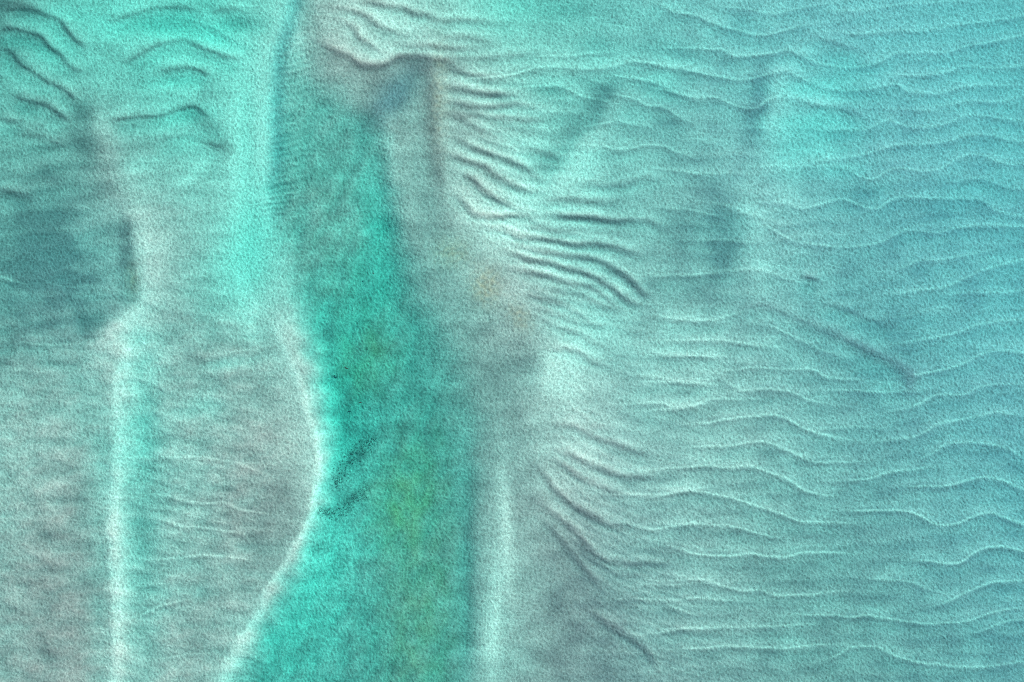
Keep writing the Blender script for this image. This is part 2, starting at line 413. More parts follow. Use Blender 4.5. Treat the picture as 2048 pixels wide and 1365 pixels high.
PROF = {
 'N': (0.026, 12.0, 5.0, 0.6, 14.0, 10.0, 50.0),  # height m, stoss width px, lee width px, trough depth share, trough centre px, trough width px, margin
 'K': (0.10, 24.0, 6.0, 0.9, 23.0, 17.0, 80.0),
 'W': (0.044, 15.0, 5.5, 0.6, 18.0, 13.0, 66.0),
 'F': (0.075, 12.0, 8.0, 0.7, 15.0, 8.5, 60.0)}
def to_px(reg, txt):
    ox, oy, k = REG[reg]
    return [(ox + float(a) / k, oy + float(b) / k) for a, b in (q.split(',') for q in txt.split())]


def resample(pts, n):
    p = smooth_poly(pts, 3.0)
    L_ = np.concatenate([[0], np.cumsum(np.linalg.norm(np.diff(p, axis=0), axis=1))])
    t_ = np.linspace(0, L_[-1], n)
    return np.stack([np.interp(t_, L_, p[:, 0]), np.interp(t_, L_, p[:, 1])], 1)


LINES = [(kd, am, to_px(rg, tx)) for kd, rg, am, tx in RIDGES]
# between neighbouring ridges of the fan lie fainter ones
prev = None
for kd, rg, am, tx in RIDGES:
    if kd != 'F' or rg not in 'qrh':
        prev = None
        continue
    cur = resample(to_px(rg, tx), 9)
    if prev is not None:
        gap = np.linalg.norm(cur - prev, axis=1)
        if 44 < gap.mean() < 80 and gap.max() < 130:
            LINES.append(('F', 0.5, [tuple(q) for q in (cur + prev) / 2]))
    prev = cur
ridge_id = np.full(U.shape, -1, np.int32)
ridge_best = np.zeros(U.shape, np.float32)
rk = 0
for kind, amp, pts in LINES:
    h, ws, wl, tr, tc, tw, mg = PROF[kind]
    if kind != 'K':                       # crests die away gently beyond the part that stands out
        p_ = np.array(pts); e0 = p_[0] - p_[1]; e1 = p_[-1] - p_[-2]
        ex = 85 if kind == 'W' else 45
        pts = [tuple(p_[0] + e0 / np.linalg.norm(e0) * ex * (1, 0.6))] + pts + [tuple(p_[-1] + e1 / np.linalg.norm(e1) * ex * (1, 0.6))]
    r = dist_field(pts, mg)
    if r is None:
        continue
    sl, s, t, L = r
    s = s + 0.45 * wob[sl]
    fade = np.clip(np.minimum(t, 1 - t) * L / np.minimum({'K': 34.0, 'N': 75.0, 'W': 130.0, 'F': 85.0}[kind], 0.45 * L), 0, 1)
    inside = (np.abs(s) < mg) & (t > 0.001) & (t < 0.999)
    fade = fade * fade * (3 - 2 * fade) * (0.95 + 0.35 * gnoise(U[sl] / 60, V[sl] / 60, 400 + rk))
    prof = np.where(s < 0, np.exp(-np.abs(s) / ws) * 0.6 + 0.4 * np.exp(-(s / (ws * 0.55))**2), np.exp(-(s / wl)**2))
    prof = prof - tr * np.exp(-((s - tc) / tw)**2)
    height[sl] += np.where(inside, h * amp * fade * prof, 0)
    # clean sand gathers on crests, lee-face shade is painted in as darker colour
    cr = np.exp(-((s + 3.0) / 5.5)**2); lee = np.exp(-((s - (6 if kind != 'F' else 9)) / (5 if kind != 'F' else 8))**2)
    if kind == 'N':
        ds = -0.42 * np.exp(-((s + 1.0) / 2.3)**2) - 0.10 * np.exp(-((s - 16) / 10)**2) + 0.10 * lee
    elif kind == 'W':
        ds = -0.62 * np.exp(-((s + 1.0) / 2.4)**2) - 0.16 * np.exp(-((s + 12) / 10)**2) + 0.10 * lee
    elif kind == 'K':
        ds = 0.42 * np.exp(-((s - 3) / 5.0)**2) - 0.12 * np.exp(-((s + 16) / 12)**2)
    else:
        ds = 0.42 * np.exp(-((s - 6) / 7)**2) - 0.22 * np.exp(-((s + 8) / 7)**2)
    silt_and_shade[sl] += np.where(inside, ds * amp * fade, 0)
    foot = np.where(inside & (np.abs(s) < (9 if kind == 'F' else 7)), np.maximum(fade, 0.02) * np.exp(-np.abs(s) / 9), 0)
    m = foot > np.maximum(ridge_best[sl], 0.12)
    ridge_best[sl][m] = foot[m]; ridge_id[sl][m] = rk
    rk += 1

# narrow blue trench that carries the channel up its western flank to the top
sl, s, t, L = dist_field([(596,-130),(590,-20),(574,60),(556,130),(550,200),(550,300),(544,380),(548,470)], 90)
s = s + 0.8 * wob[sl]
fd = np.clip((1 - t) * L / 160.0, 0, 1) * (s > -80)
height[sl] -= 0.20 * fd * np.exp(-(s / 17)**2); silt_and_shade[sl] += fd * (0.22 * np.exp(-(s / 16)**2) - 0.12 * np.exp(-((s - 38) / 22)**2)); blue_tint[sl] += 0.18 * fd * np.exp(-(s / 20)**2)

# slip faces and long bar crests: (points, high-side amplitude, high length, low amplitude, low length, face half width, silt on face)
# the high ground lies to the right hand of travel (image axes)
SLIPS = [
 ('o','130,694 180,676 225,640 262,604 272,570 267,520 263,470 252,432 235,400', 0.24, 60, 0.30, 90, 13, 0.31),
 ('q','850,1160 930,1080 1030,960 1120,850 1200,760 1260,660 1370,560 1430,440 1500,330 1520,170', 0.18, 70, 0.22, 60, 10, 0.36),
 ('o','1440,590 1474,535 1483,470 1471,410 1440,368', 0.09, 70, 0.10, 80, 18, 0.16),
 ('o','1530,310 1530,250 1540,190 1545,110', 0.16, 70, 0.12, 50, 10, 0.32),
 ('o','425,330 455,300 440,260 412,215 405,180', 0.04, 50, 0.05, 50, 12, 0.38),
 ('o','1058,800 1075,760 1085,715 1070,680', 0.12, 60, 0.08, 60, 16, 0.05),
 ('o','205,350 190,270 170,190', 0.10, 40, 0.12, 50, 12, 0.2),
]
for reg, txt, ah, lh, al, ll, w, dsl in SLIPS:
    ox, oy, sc_ = REG[reg]
    pts = [(ox + float(a) / sc_, oy + float(b) / sc_) for a, b in (q.split(',') for q in txt.split())]
    r = dist_field(pts, 200)
    sl, s, t, L = r
    s = s + 0.6 * wob[sl] + (4 if w == 13 else 7) * gnoise(U[sl] / 60, V[sl] / 60, 900) + 5 * gnoise(U[sl] / 22, V[sl] / 22, 901)
    d_end = np.clip(np.minimum(t, 1 - t) * L / 60.0, 0, 1)
    inside = (t > 0.001) & (t < 0.999)
    fade = np.where(inside, d_end * d_end * (3 - 2 * d_end), 0)
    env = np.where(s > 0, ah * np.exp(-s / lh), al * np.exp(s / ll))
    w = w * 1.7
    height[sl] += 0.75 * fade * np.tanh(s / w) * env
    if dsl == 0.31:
        silt_and_shade[sl] += fade / (1 + np.exp(np.clip(s / 5, -30, 30))) * 0.52 * np.exp(np.minimum(s, 0) / 50) * (0.85 + 0.8 * gnoise((U[sl] - 0.3 * V[sl]) / 80, V[sl] / 20, 910)) - 0.2 * fade * np.exp(-((s - w) / w)**2)
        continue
    silt_and_shade[sl] += fade * (dsl * np.exp(-((s + 1.2 * w) / (1.5 * w))**2) - 0.20 * np.exp(-((s - 1.0 * w) / (1.2 * w))**2))

# long bright crests: (points, drop, face half width, brightness width, clean amount); the low side lies to the left hand of travel
CRESTS = [
 ('220,1520 226,1365 232,1200 224,1120 220,1050 228,950 236,880 234,800 242,740 262,660', 0.06, 13, 13, 0.80),
 ('262,660 282,590 290,520 285,460 300,420', 0.06, 18, 14, 0.15),
 ('430,1420 462,1330 505,1240 548,1160 592,1090 616,1040 634,950 628,880 608,800 578,720 545,650 530,600', 0.09, 18, 12, 0.5),
]
crest_mask = np.zeros(U.shape, bool)
for txt, drop, w, bw, cl in CRESTS:
    pts = [tuple(map(float, q.split(','))) for q in txt.split()]
    sl, s, t, L = dist_field(pts, 120)
    s = -(s + 0.8 * wob[sl] + 8 * gnoise(U[sl] / 40, V[sl] / 40, 905))           # positive = low side
    d_end = np.clip(np.minimum(t, 1 - t) * L / 90.0, 0, 1)
    fade = np.where((t > 0.001) & (t < 0.999), d_end * d_end * (3 - 2 * d_end), 0)
    env = np.where(s > 0, np.exp(-s / 45), np.exp(s / 70))
    crest_mask[sl] |= (fade * np.exp(-np.abs(s) / 14.0)) > 0.42
    height[sl] -= fade * drop * np.tanh(s / w) * env
    bwv = bw * (0.9 + 0.5 * gnoise(U[sl] / 22, V[sl] / 34, 911)) * (1 + 1.2 * sstep(1150, 1365, V[sl]) * (U[sl] > 350))
    silt_and_shade[sl] -= fade * cl * np.exp(-(np.maximum(s, 0) / (bwv * 0.55))**2) * (0.72 * np.exp(-(np.minimum(s, 0) / (bwv * 0.75))**2) + 0.28 * np.exp(np.minimum(s, 0) / (bwv * 3)))

# further soft sediment patches, some bright ones painting in sun-lit slopes: (u, v, su, sv, angle, silt change, depth change)
PATCH = [
 (850,400,50,160,0,0.04,0.25),(905,560,50,80,-20,0.04,0.2),(1000,720,60,110,0,0.0,0.12),
 (985,452,55,13,35,-0.32,0),(930,400,40,10,50,-0.15,0),
 (340,58,50,12,5,0.15,0.3),(470,52,40,13,0,0.15,0.3),(375,78,60,8,5,-0.22,0.1),(412,190,14,30,0,0.28,0),(447,290,20,20,0,0.25,0),(390,275,40,11,-5,-0.2,0.15),(370,225,45,11,-5,-0.15,0.2),
 (492,280,14,95,0,-0.3,0.15),(205,290,26,70,-12,0.1,-0.2),(392,345,40,8,-35,-0.3,0),(430,325,30,9,-35,0.25,0),(20,85,26,10,0,0.2,0.2),(90,100,30,8,25,0.12,0.15),(40,215,24,12,0,0.2,0.1),(150,215,20,14,0,0.15,0.1),
 (330,165,50,9,-5,-0.12,0.15),(280,330,40,14,-15,-0.2,0.1),(330,360,50,14,-10,-0.15,0),(130,30,40,10,10,-0.15,0.1),(225,60,30,14,0,-0.1,0.1),
 (1600,180,50,14,0,-0.28,0.15),(1645,165,30,7,0,-0.2,0.1),(1595,245,52,10,0,-0.32,0.15),(1560,320,40,30,0,-0.18,0.1),(1672,268,34,11,0,0.28,0.15),(1518,180,12,50,0,0.25,0),(1500,260,18,40,0,0.2,0),(1480,50,30,18,0,0.15,0.1),
 (1412,392,24,24,0,0.25,0),(1700,185,60,10,8,0.2,0.1),(1690,130,60,9,8,0.15,0.1),(1720,395,40,16,0,0.18,0.15),(1690,340,40,9,0,-0.2,0.1),(1640,300,50,8,0,-0.2,0.1),(1900,420,40,30,0,0.1,0.1),(1960,380,40,20,0,-0.1,0.1),
 (1190,90,30,14,0,0.15,0.15),(1130,20,40,14,0,0.15,0.15),(1340,100,40,14,0,0.15,0.15),(1090,175,30,14,10,0.05,0.2),(1040,290,50,14,10,-0.25,0.05),(1030,250,60,9,5,-0.15,0),(1230,210,20,40,10,0.2,0.05),(1330,180,36,12,15,0.1,0.15),(1330,250,20,40,0,0.2,0.05),(1260,230,26,16,0,-0.2,0.1),
 (780,40,40,14,20,-0.25,0),(800,95,50,9,8,-0.25,0),(760,112,24,9,20,-0.3,0.05),(720,60,30,8,25,-0.12,0),
 (1122,755,32,46,-10,-0.5,0.05),(1060,745,28,60,5,0.10,0.0),(228,1100,14,300,0,-0.1,-0.25),(285,1000,22,260,0,0.14,0.25),(930,1150,14,170,0,0,0.3),(770,440,20,80,-8,-0.22,0.25),(1012,1060,10,110,-4,-0.42,-0.05),(990,1230,11,100,3,-0.36,-0.05),
 (975,1290,16,60,0,-0.2,0),(1075,860,30,40,0,-0.12,0),(1160,900,30,40,0,-0.08,0),(500,300,26,130,0,-0.25,0.1),(495,620,10,50,-12,-0.45,0.0),
 (520,470,30,60,0,-0.15,0.3),(430,560,60,60,0,-0.05,0.15),(930,1150,10,160,2,0.05,0.1),(782,300,9,60,-4,-0.25,0),(554,330,14,80,4,0.08,0.0),(1060,400,50,26,-25,-0.25,0.05),
 (1150,330,40,22,-30,-0.25,0.1),(1180,650,60,40,20,-0.25,0.05),(1690,150,50,40,0,-0.15,0.15),(1600,260,60,25,0,-0.2,0.2),(1580,240,30,80,0,-0.1,0.1),
 (60,500,60,70,0,0.2,0.1),(246,505,10,40,3,0.2,0),(168,478,20,24,20,-0.2,0),(85,500,40,60,0,0.15,0),(120,560,110,100,20,0.10,-0.2),(60,600,60,30,0,-0.1,0),(30,10,40,20,0,0.25,0),(760,150,40,30,20,0.2,-0.1),(690,140,40,60,-20,0.2,-0.05),(835,125,45,18,5,0.35,-0.1),(870,260,14,120,-3,0.12,-0.05),
 (1440,450,40,70,0,0.05,0.1),(1100,1150,60,160,-15,0.12,0),(570,1030,40,70,0,0.18,0),(170,1120,25,200,0,0.12,0),(440,80,40,14,20,-0.1,0.2),(330,40,60,20,0,0.0,0.15),
 (120,620,60,50,30,0.1,0),(820,1150,50,220,0,0,0),(480,520,40,80,0,-0.1,0.3),(290,700,24,70,-10,-0.25,0.1),(290,860,20,40,0,-0.1,0.2),(420,810,40,25,0,-0.2,0.25),
 (706,922,11,38,38,0.30,0),(692,1006,8,34,52,0.28,0),(648,1026,14,8,0,0.2,0),(450,730,40,10,-10,-0.15,0.15),(1020,470,40,30,25,-0.2,0),(590,60,10,60,-10,-0.3,0),(1360,700,90,60,0,-0.1,0),(1740,702,60,7,28,0.22,-0.12),(1808,742,18,9,45,0.25,-0.1),(1822,765,8,14,0,0.2,-0.1),(1740,745,50,18,15,0.14,0.12),(1770,650,50,30,10,0.1,0.05),(2000,250,80,120,0,0,0.1)]
for cu, cv, su, sv, ang, ds, dd in PATCH:
    b = blob(cu, cv, su, sv, ang)
    silt_and_shade += 1.1 * ds * b; height -= 0.6 * dd * b

# low background sand waves of the flats, running across the picture
ph = (V + 16 * np.sin(U / 150.0 + 0.8) + 22 * gnoise(U / 170, V / 120, 41) + 9 * gnoise(U / 60, V / 50, 42)) / 34.0
fr_ = ph - np.floor(ph)
saw = np.where(fr_ < 0.74, fr_ / 0.74, (1 - fr_) / 0.26)
wv = (sstep(1180, 1420, U + 0.15 * (V - 700)) * 0.9 + 0.35 * (1 - sstep(430, 520, U)) * (1 - sstep(380, 460, V))) * (0.75 + 0.9 * gnoise(U / 110, V / 70, 43))
height += 0.028 * wv * (saw - 0.5) * (1 - 0.0 * V)
silt_and_shade += 0.16 * wv * (0.5 - saw)
ph = (V - 0.25 * U + 14 * gnoise(U / 80, V / 60, 44) + 5 * gnoise(U / 25, V / 25, 45)) / 27.0
fr_ = ph - np.floor(ph)
saw = np.where(fr_ < 0.7, fr_ / 0.7, (1 - fr_) / 0.3)
wv = (blob(300, 850, 32, 190, 0) + 0.7 * blob(420, 700, 70, 140) + 0.6 * blob(330, 1180, 60, 130) + 0.8 * blob(430,1000,70,70)) * (0.6 + 1.2 * gnoise(U / 60, V / 50, 46))
height += 0.05 * wv * (saw - 0.5); silt_and_shade += 0.30 * wv * (0.5 - saw)
ph = (V + 0.12 * U + 18 * gnoise(U / 110, V / 60, 47) + 5 * gnoise(U / 30, V / 25, 48)) / 44.0
fr_ = ph - np.floor(ph)
saw = np.where(fr_ < 0.65, fr_ / 0.65, (1 - fr_) / 0.35)
wv = (blob(120, 540, 100, 120) + 0.8 * blob(90, 330, 90, 60) + 0.6 * blob(380, 420, 90, 70)) * (0.7 + 1.0 * gnoise(U / 60, V / 40, 49))
height += 0.07 * wv * (saw - 0.5); silt_and_shade += 0.22 * wv * (0.5 - saw)

# the feathered flank of the middle bar: close-set low ridges bending off the spine
LC = [(650,-140),(720,60),(880,108),(905,150),(915,300),(935,400),(985,480),(1020,560),(1060,660),(1110,740),(1105,820),(1090,900),(1110,1050),(1170,1200),(1260,1365),(1330,1505)]
du = np.maximum(U - np.interp(V, [p[1] for p in LC], [p[0] for p in LC]), 0)
bend = np.interp(V, [-140,100,180,300,420,520,640,760,880,1000,1150,1365,1505], [20,20,30,75,95,80,75,90,120,150,150,120,110])
ph = (V - bend * (1 - np.exp(-du / 110)) + 15 * gnoise(U / 120, V / 80, 62) + 5 * gnoise(U / 40, V / 30, 63)) / 21.5
fr_ = ph - np.floor(ph)
saw = np.where(fr_ < 0.62, fr_ / 0.62, (1 - fr_) / 0.38)
saw = saw * saw * (3 - 2 * saw)
wv = sstep(4, 40, du) * (1 - sstep(150, 330, du)) * sstep(120, 180, V) * (0.75 + 0.9 * gnoise(U / 70, V / 45, 64))
wv *= np.interp(V, [100,600,700,820,900,1150,1365], [1,1,0.6,0.4,0.8,0.7,0.5])
height += 0.040 * wv * (saw - 0.5); silt_and_shade += 0.24 * wv * (0.5 - saw)

# the curling dune at the channel head and the spine that runs down from it
sl, s, t, L = dist_field([(640,66),(672,92),(705,113),(745,126),(790,113),(830,107),(860,124),(874,175),(878,250),(888,330),(902,410),(930,480)], 130)
s = s + 0.6 * wob[sl]
fd = np.clip(t * L / 90.0, 0, 1) * np.clip((1 - t) * L / 170.0, 0, 1)
height[sl] += 0.06 * fd * np.where(s < 0, np.exp(-np.abs(s) / 34), np.exp(-(s / 24)**2))
silt_and_shade[sl] += fd * (0.12 * np.exp(-((s - 14) / 13)**2) - 0.08 * np.exp(-((s + 14) / 12)**2))  # dune's lee shade and sunny side also painted into the colour

# turquoise pools and low swells on the western bars
wl_ = (1 - sstep(480, 600, U)) * sstep(520, 700, V)
mt = gnoise(U / 62, V / 30, 65) + 0.6 * gnoise(U / 26, V / 16, 66)
height -= 0.11 * wl_ * mt; silt_and_shade += 0.10 * wl_ * mt
blue_tint += 0.12 * blob(120, 540, 110, 110)

# short cross-ripples on the channel's western flank
for cu, cv, su, sv, ang, per, am in [(575,300,24,110,0,13.5,0.04),(550,400,24,40,0,12,0.035),(595,150,34,60,0,14,0.03),(650,1110,26,36,0,9.5,0.035),]:
    a = math.radians(ang)
    ph = ((V - cv) * math.cos(a) + (U - cu) * math.sin(a) * (1 if ang else 0.0) + 0.25 * (U - cu) * (0 if ang else 1)) / per * 2 * math.pi + 0.35 * wob + 2.0 * gnoise(U / 40, V / 40, 78)
    st = blob(cu, cv, su, sv) * np.sin(ph) * (0.7 + 0.9 * gnoise(U / 30, V / 22, 77))
    height += am * st; silt_and_shade -= 0.14 * st

algae += 0.45 * blob(840,1230,55,190,3) + 0.28 * blob(835,960,34,70,10) + 0.45 * blob(735,720,40,50,20) + 0.08 * blob(650,420,70,120) + 0.1 * blob(700,620,60,120) + 0.5 * blob(790,1010,40,60)
algae *= (0.75 + 0.7 * gnoise(U / 28, V / 40, 31)) * np.clip(chan * 1.4, 0, 1)
tan += 0.5 * blob(972,572,20,24,0) + 0.28 * blob(1040,635,14,22,-30) + 0.35 * blob(905,505,24,20) + 0.3 * blob(265,560,10,22) + 0.22 * blob(880,190,12,70) + 0.0
tan = np.clip(tan * (0.75 + 1.1 * gnoise(U / 9, V / 9, 32)), 0, 1)

# fine current ripples: steep little crests, upright in the west, slanting in the east
def ripples(ang, wl, al, seed):
    a = math.radians(ang)
    x = (U * math.cos(a) + V * math.sin(a)); y = (-U * math.sin(a) + V * math.cos(a))
    wx = 3.5 * gnoise(U / 22, V / 22, seed + 1)
    n = gnoise((x + wx) / wl, y / al, seed)
    n2 = gnoise((x - wx) / (wl * 0.62), y / (al * 0.6), seed + 2)
    return np.exp(-np.abs(n) * 4.2) * 0.95 + np.exp(-np.abs(n2) * 4.2) * 0.55


east = sstep(1050, 1500, U + 0.3 * (V - 600))
fine = ripples(4, 6.6, 11.5, 51) * (1 - east) + ripples(-32, 6.4, 12.5, 61) * east
fine_amp = 0.045 * (1 + 0.35 * gnoise(U / 120, V / 120, 71)) * (1 + 0.5 * chan)
height += fine * fine_amp + 0.045 * gnoise(U / 5.1, V / 5.1, 81) * (1 + 0.4 * gnoise(U / 60, V / 60, 82))

# caustic light lines painted into the colour along ripple crests, with random grain
caustic_grain = -0.42 * (fine - fine.mean()) + 0.35 * gnoise(U / 4.1, V / 4.1, 83)
caustic_grain *= 0.85 + 0.6 * gnoise(U / 90, V / 90, 84)
caustic_grain = np.clip(0.5 - 0.9 * caustic_grain, 0, 1)
silt_and_shade = np.clip(silt_and_shade, 0, 1.1)
height = np.minimum(height, -0.04 + 0.02 * np.tanh(height + 0.04))

# ------------------------------------------------------------------ materials
def new_mat(name):
    m = bpy.data.materials.new(name)
    m.use_nodes = True
    m.node_tree.nodes.clear()
    return m, m.node_tree.nodes, m.node_tree.links


def sand_material():
    m, n, l = new_mat('sea_floor_sand')
    out = n.new('ShaderNodeOutputMaterial'); pb = n.new('ShaderNodeBsdfPrincipled')
    pb.inputs['Roughness'].default_value = 0.95
    pb.inputs['Specular IOR Level'].default_value = 0.1
    tc = n.new('ShaderNodeNewGeometry')
    def attr(name):
        a = n.new('ShaderNodeAttribute'); a.attribute_name = name; return a.outputs['Fac']
    def mixc(f, a, b):
        x = n.new('ShaderNodeMix'); x.data_type = 'RGBA'
        l.new(f, x.inputs[0])
        if isinstance(a, tuple): x.inputs[6].default_value = a
        else: l.new(a, x.inputs[6])
        x.inputs[7].default_value = b
        return x.outputs[2]
    c = mixc(attr('silt_and_shade'), (0.70, 0.82, 0.72, 1), (0.20, 0.245, 0.235, 1))
    c = mixc(attr('blue_tint'), c, (0.44, 0.54, 0.64, 1))
    c = mixc(attr('algae'), c, (0.42, 0.46, 0.24, 1))
    c = mixc(attr('tan'), c, (0.66, 0.50, 0.30, 1))
    gr = n.new('ShaderNodeTexNoise'); gr.inputs['Scale'].default_value = 6.2; gr.inputs['Detail'].default_value = 4.0; gr.inputs['Roughness'].default_value = 0.7
    l.new(tc.outputs['Position'], gr.inputs['Vector'])
    mr = n.new('ShaderNodeMapRange'); mr.inputs[1].default_value = 0.3; mr.inputs[2].default_value = 0.7; mr.inputs[3].default_value = 0.76; mr.inputs[4].default_value = 1.27
    l.new(gr.outputs[0], mr.inputs[0])
    mu = n.new('ShaderNodeMix'); mu.data_type = 'RGBA'; mu.blend_type = 'MULTIPLY'; mu.inputs[0].default_value = 1.0
    l.new(c, mu.inputs[6]); l.new(mr.outputs[0], mu.inputs[7])
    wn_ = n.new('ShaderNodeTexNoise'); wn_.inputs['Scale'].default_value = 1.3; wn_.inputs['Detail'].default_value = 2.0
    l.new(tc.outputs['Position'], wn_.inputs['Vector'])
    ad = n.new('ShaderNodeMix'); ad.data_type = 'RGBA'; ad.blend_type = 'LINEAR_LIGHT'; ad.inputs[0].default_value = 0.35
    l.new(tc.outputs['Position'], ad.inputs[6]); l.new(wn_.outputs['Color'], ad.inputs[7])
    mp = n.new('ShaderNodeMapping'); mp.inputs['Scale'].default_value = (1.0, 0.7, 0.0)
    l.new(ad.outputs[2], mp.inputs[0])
    vo = n.new('ShaderNodeTexVoronoi'); vo.feature = 'DISTANCE_TO_EDGE'; vo.inputs['Scale'].default_value = 2.15  # bright caustic-light network painted into the sand colour
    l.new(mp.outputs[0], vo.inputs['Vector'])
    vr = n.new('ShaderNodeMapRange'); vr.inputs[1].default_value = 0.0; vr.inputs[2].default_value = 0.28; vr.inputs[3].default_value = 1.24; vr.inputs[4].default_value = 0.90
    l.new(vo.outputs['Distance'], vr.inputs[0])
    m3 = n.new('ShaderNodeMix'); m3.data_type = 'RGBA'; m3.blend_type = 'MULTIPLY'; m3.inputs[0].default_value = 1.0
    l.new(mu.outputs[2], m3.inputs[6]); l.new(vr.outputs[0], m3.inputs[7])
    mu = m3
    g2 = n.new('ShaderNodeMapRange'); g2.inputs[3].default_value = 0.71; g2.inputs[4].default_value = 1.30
    l.new(attr('caustic_grain'), g2.inputs[0])
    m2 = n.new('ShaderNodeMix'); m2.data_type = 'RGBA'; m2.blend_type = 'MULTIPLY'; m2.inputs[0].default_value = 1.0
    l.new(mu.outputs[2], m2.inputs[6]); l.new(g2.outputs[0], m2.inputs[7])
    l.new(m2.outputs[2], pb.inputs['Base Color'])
    bn = n.new('ShaderNodeTexNoise'); bn.inputs['Scale'].default_value = 3.8; bn.inputs['Detail'].default_value = 3.0; bn.inputs['Roughness'].default_value = 0.6
    l.new(tc.outputs['Position'], bn.inputs['Vector'])
    bp = n.new('ShaderNodeBump'); bp.inputs['Strength'].default_value = 0.8; bp.inputs['Distance'].default_value = 0.10
    l.new(bn.outputs[0], bp.inputs['Height']); l.new(bp.outputs[0], pb.inputs['Normal'])
    l.new(pb.outputs[0], out.inputs['Surface'])
    return m


def water_material():
    m, n, l = new_mat('clear_sea_water')
    out = n.new('ShaderNodeOutputMaterial')
    tr = n.new('ShaderNodeBsdfTransparent'); gl = n.new('ShaderNodeBsdfGlossy')
    gl.inputs['Roughness'].default_value = 0.12
    geo = n.new('ShaderNodeNewGeometry')
    mp = n.new('ShaderNodeMapping'); mp.inputs['Scale'].default_value = (1.0, 0.55, 1.0); mp.inputs['Rotation'].default_value = (0, 0, math.radians(12))
    nz = n.new('ShaderNodeTexNoise'); nz.inputs['Scale'].default_value = 1.7; nz.inputs['Detail'].default_value = 3.0
    l.new(geo.outputs['Position'], mp.inputs[0]); l.new(mp.outputs[0], nz.inputs['Vector'])
    bp = n.new('ShaderNodeBump'); bp.inputs['Strength'].default_value = 0.5; bp.inputs['Distance'].default_value = 0.25
    l.new(nz.outputs[0], bp.inputs['Height'])
    fr = n.new('ShaderNodeFresnel'); fr.inputs['IOR'].default_value = 1.333
    # the Fresnel node inverts its index on the under side; sunlight leaves no bend here, so invert it back there
    io = n.new('ShaderNodeMapRange'); io.inputs[3].default_value = 1.333; io.inputs[4].default_value = 1 / 1.333
    l.new(geo.outputs['Backfacing'], io.inputs[0]); l.new(io.outputs[0], fr.inputs['IOR'])
    l.new(bp.outputs[0], fr.inputs['Normal']); l.new(bp.outputs[0], gl.inputs['Normal'])
    mx = n.new('ShaderNodeMixShader')
    l.new(fr.outputs[0], mx.inputs[0]); l.new(tr.outputs[0], mx.inputs[1]); l.new(gl.outputs[0], mx.inputs[2])
    l.new(mx.outputs[0], out.inputs['Surface'])
    va = n.new('ShaderNodeVolumeAbsorption'); va.inputs['Density'].default_value = 1.0
    va.inputs['Color'].default_value = (1 - 0.66, 1 - 0.05, 1 - 0.085, 1)
    l.new(va.outputs[0], out.inputs['Volume'])
    return m


def plain(name, col, rough=0.8):
    m, n, l = new_mat(name)
    out = n.new('ShaderNodeOutputMaterial'); pb = n.new('ShaderNodeBsdfPrincipled')
    nz = n.new('ShaderNodeTexNoise'); nz.inputs['Scale'].default_value = 6.0
    cr = n.new('ShaderNodeMix'); cr.data_type = 'RGBA'
    cr.inputs[6].default_value = tuple(c * 0.6 for c in col) + (1,); cr.inputs[7].default_value = tuple(min(1, c * 1.4) for c in col) + (1,)
    l.new(nz.outputs[0], cr.inputs[0]); l.new(cr.outputs[2], pb.inputs['Base Color'])
    pb.inputs['Roughness'].default_value = rough
    l.new(pb.outputs[0], out.inputs['Surface'])
    return m


SAND = sand_material(); WATER = water_material()
WEED = plain('dark_weed', (0.26, 0.31, 0.29)); DRIFT = plain('dark_driftwood', (0.018, 0.018, 0.018))

# ------------------------------------------------------------------ sea floor meshes
def wx(u): return (u - W / 2) * S
def wy(v): return (H / 2 - v) * S

X = wx(U); Y = wy(V); Z = height
gy_, gx_ = np.gradient(Z, STEP * S)
NRM = np.stack([-gx_, gy_, np.ones_like(Z)], -1)
NRM /= np.linalg.norm(NRM, axis=-1, keepdims=True)
CO = np.stack([X, Y, Z], -1).reshape(-1, 3).astype(np.float32)
NRM = NRM.reshape(-1, 3).astype(np.float32)
ATT = {'caustic_grain': caustic_grain.ravel().astype(np.float32), 'blue_tint': blue_tint.ravel().astype(np.float32), 'silt_and_shade': silt_and_shade.ravel().astype(np.float32), 'algae': np.clip(algae, 0, 1).ravel().astype(np.float32), 'tan': tan.ravel().astype(np.float32)}
idx = np.arange(NU * NV).reshape(NV, NU)
QUAD = np.stack([idx[1:, :-1], idx[1:, 1:], idx[:-1, 1:], idx[:-1, :-1]], -1).reshape(-1, 4)


def floor_mesh(name, quads, parent=None):
    used, inv = np.unique(quads, return_inverse=True)
    inv = inv.reshape(-1).astype(np.int32)
    me = bpy.data.meshes.new(name)
    me.vertices.add(len(used)); me.vertices.foreach_set('co', CO[used].ravel())
    nf = len(quads)
    me.loops.add(nf * 4); me.loops.foreach_set('vertex_index', inv)
    me.polygons.add(nf)
    me.polygons.foreach_set('loop_start', np.arange(0, nf * 4, 4, dtype=np.int32))
    me.polygons.foreach_set('use_smooth', np.ones(nf, bool))
    me.update(calc_edges=True)
    for k, a in ATT.items():
        at = me.attributes.new(k, 'FLOAT', 'POINT'); at.data.foreach_set('value', a[used])
    me.normals_split_custom_set_from_vertices(NRM[used])
    me.materials.append(SAND)
    o = bpy.data.objects.new(name, me)
    sc.collection.objects.link(o)
    if parent is not None:
        o.parent = parent
    return o


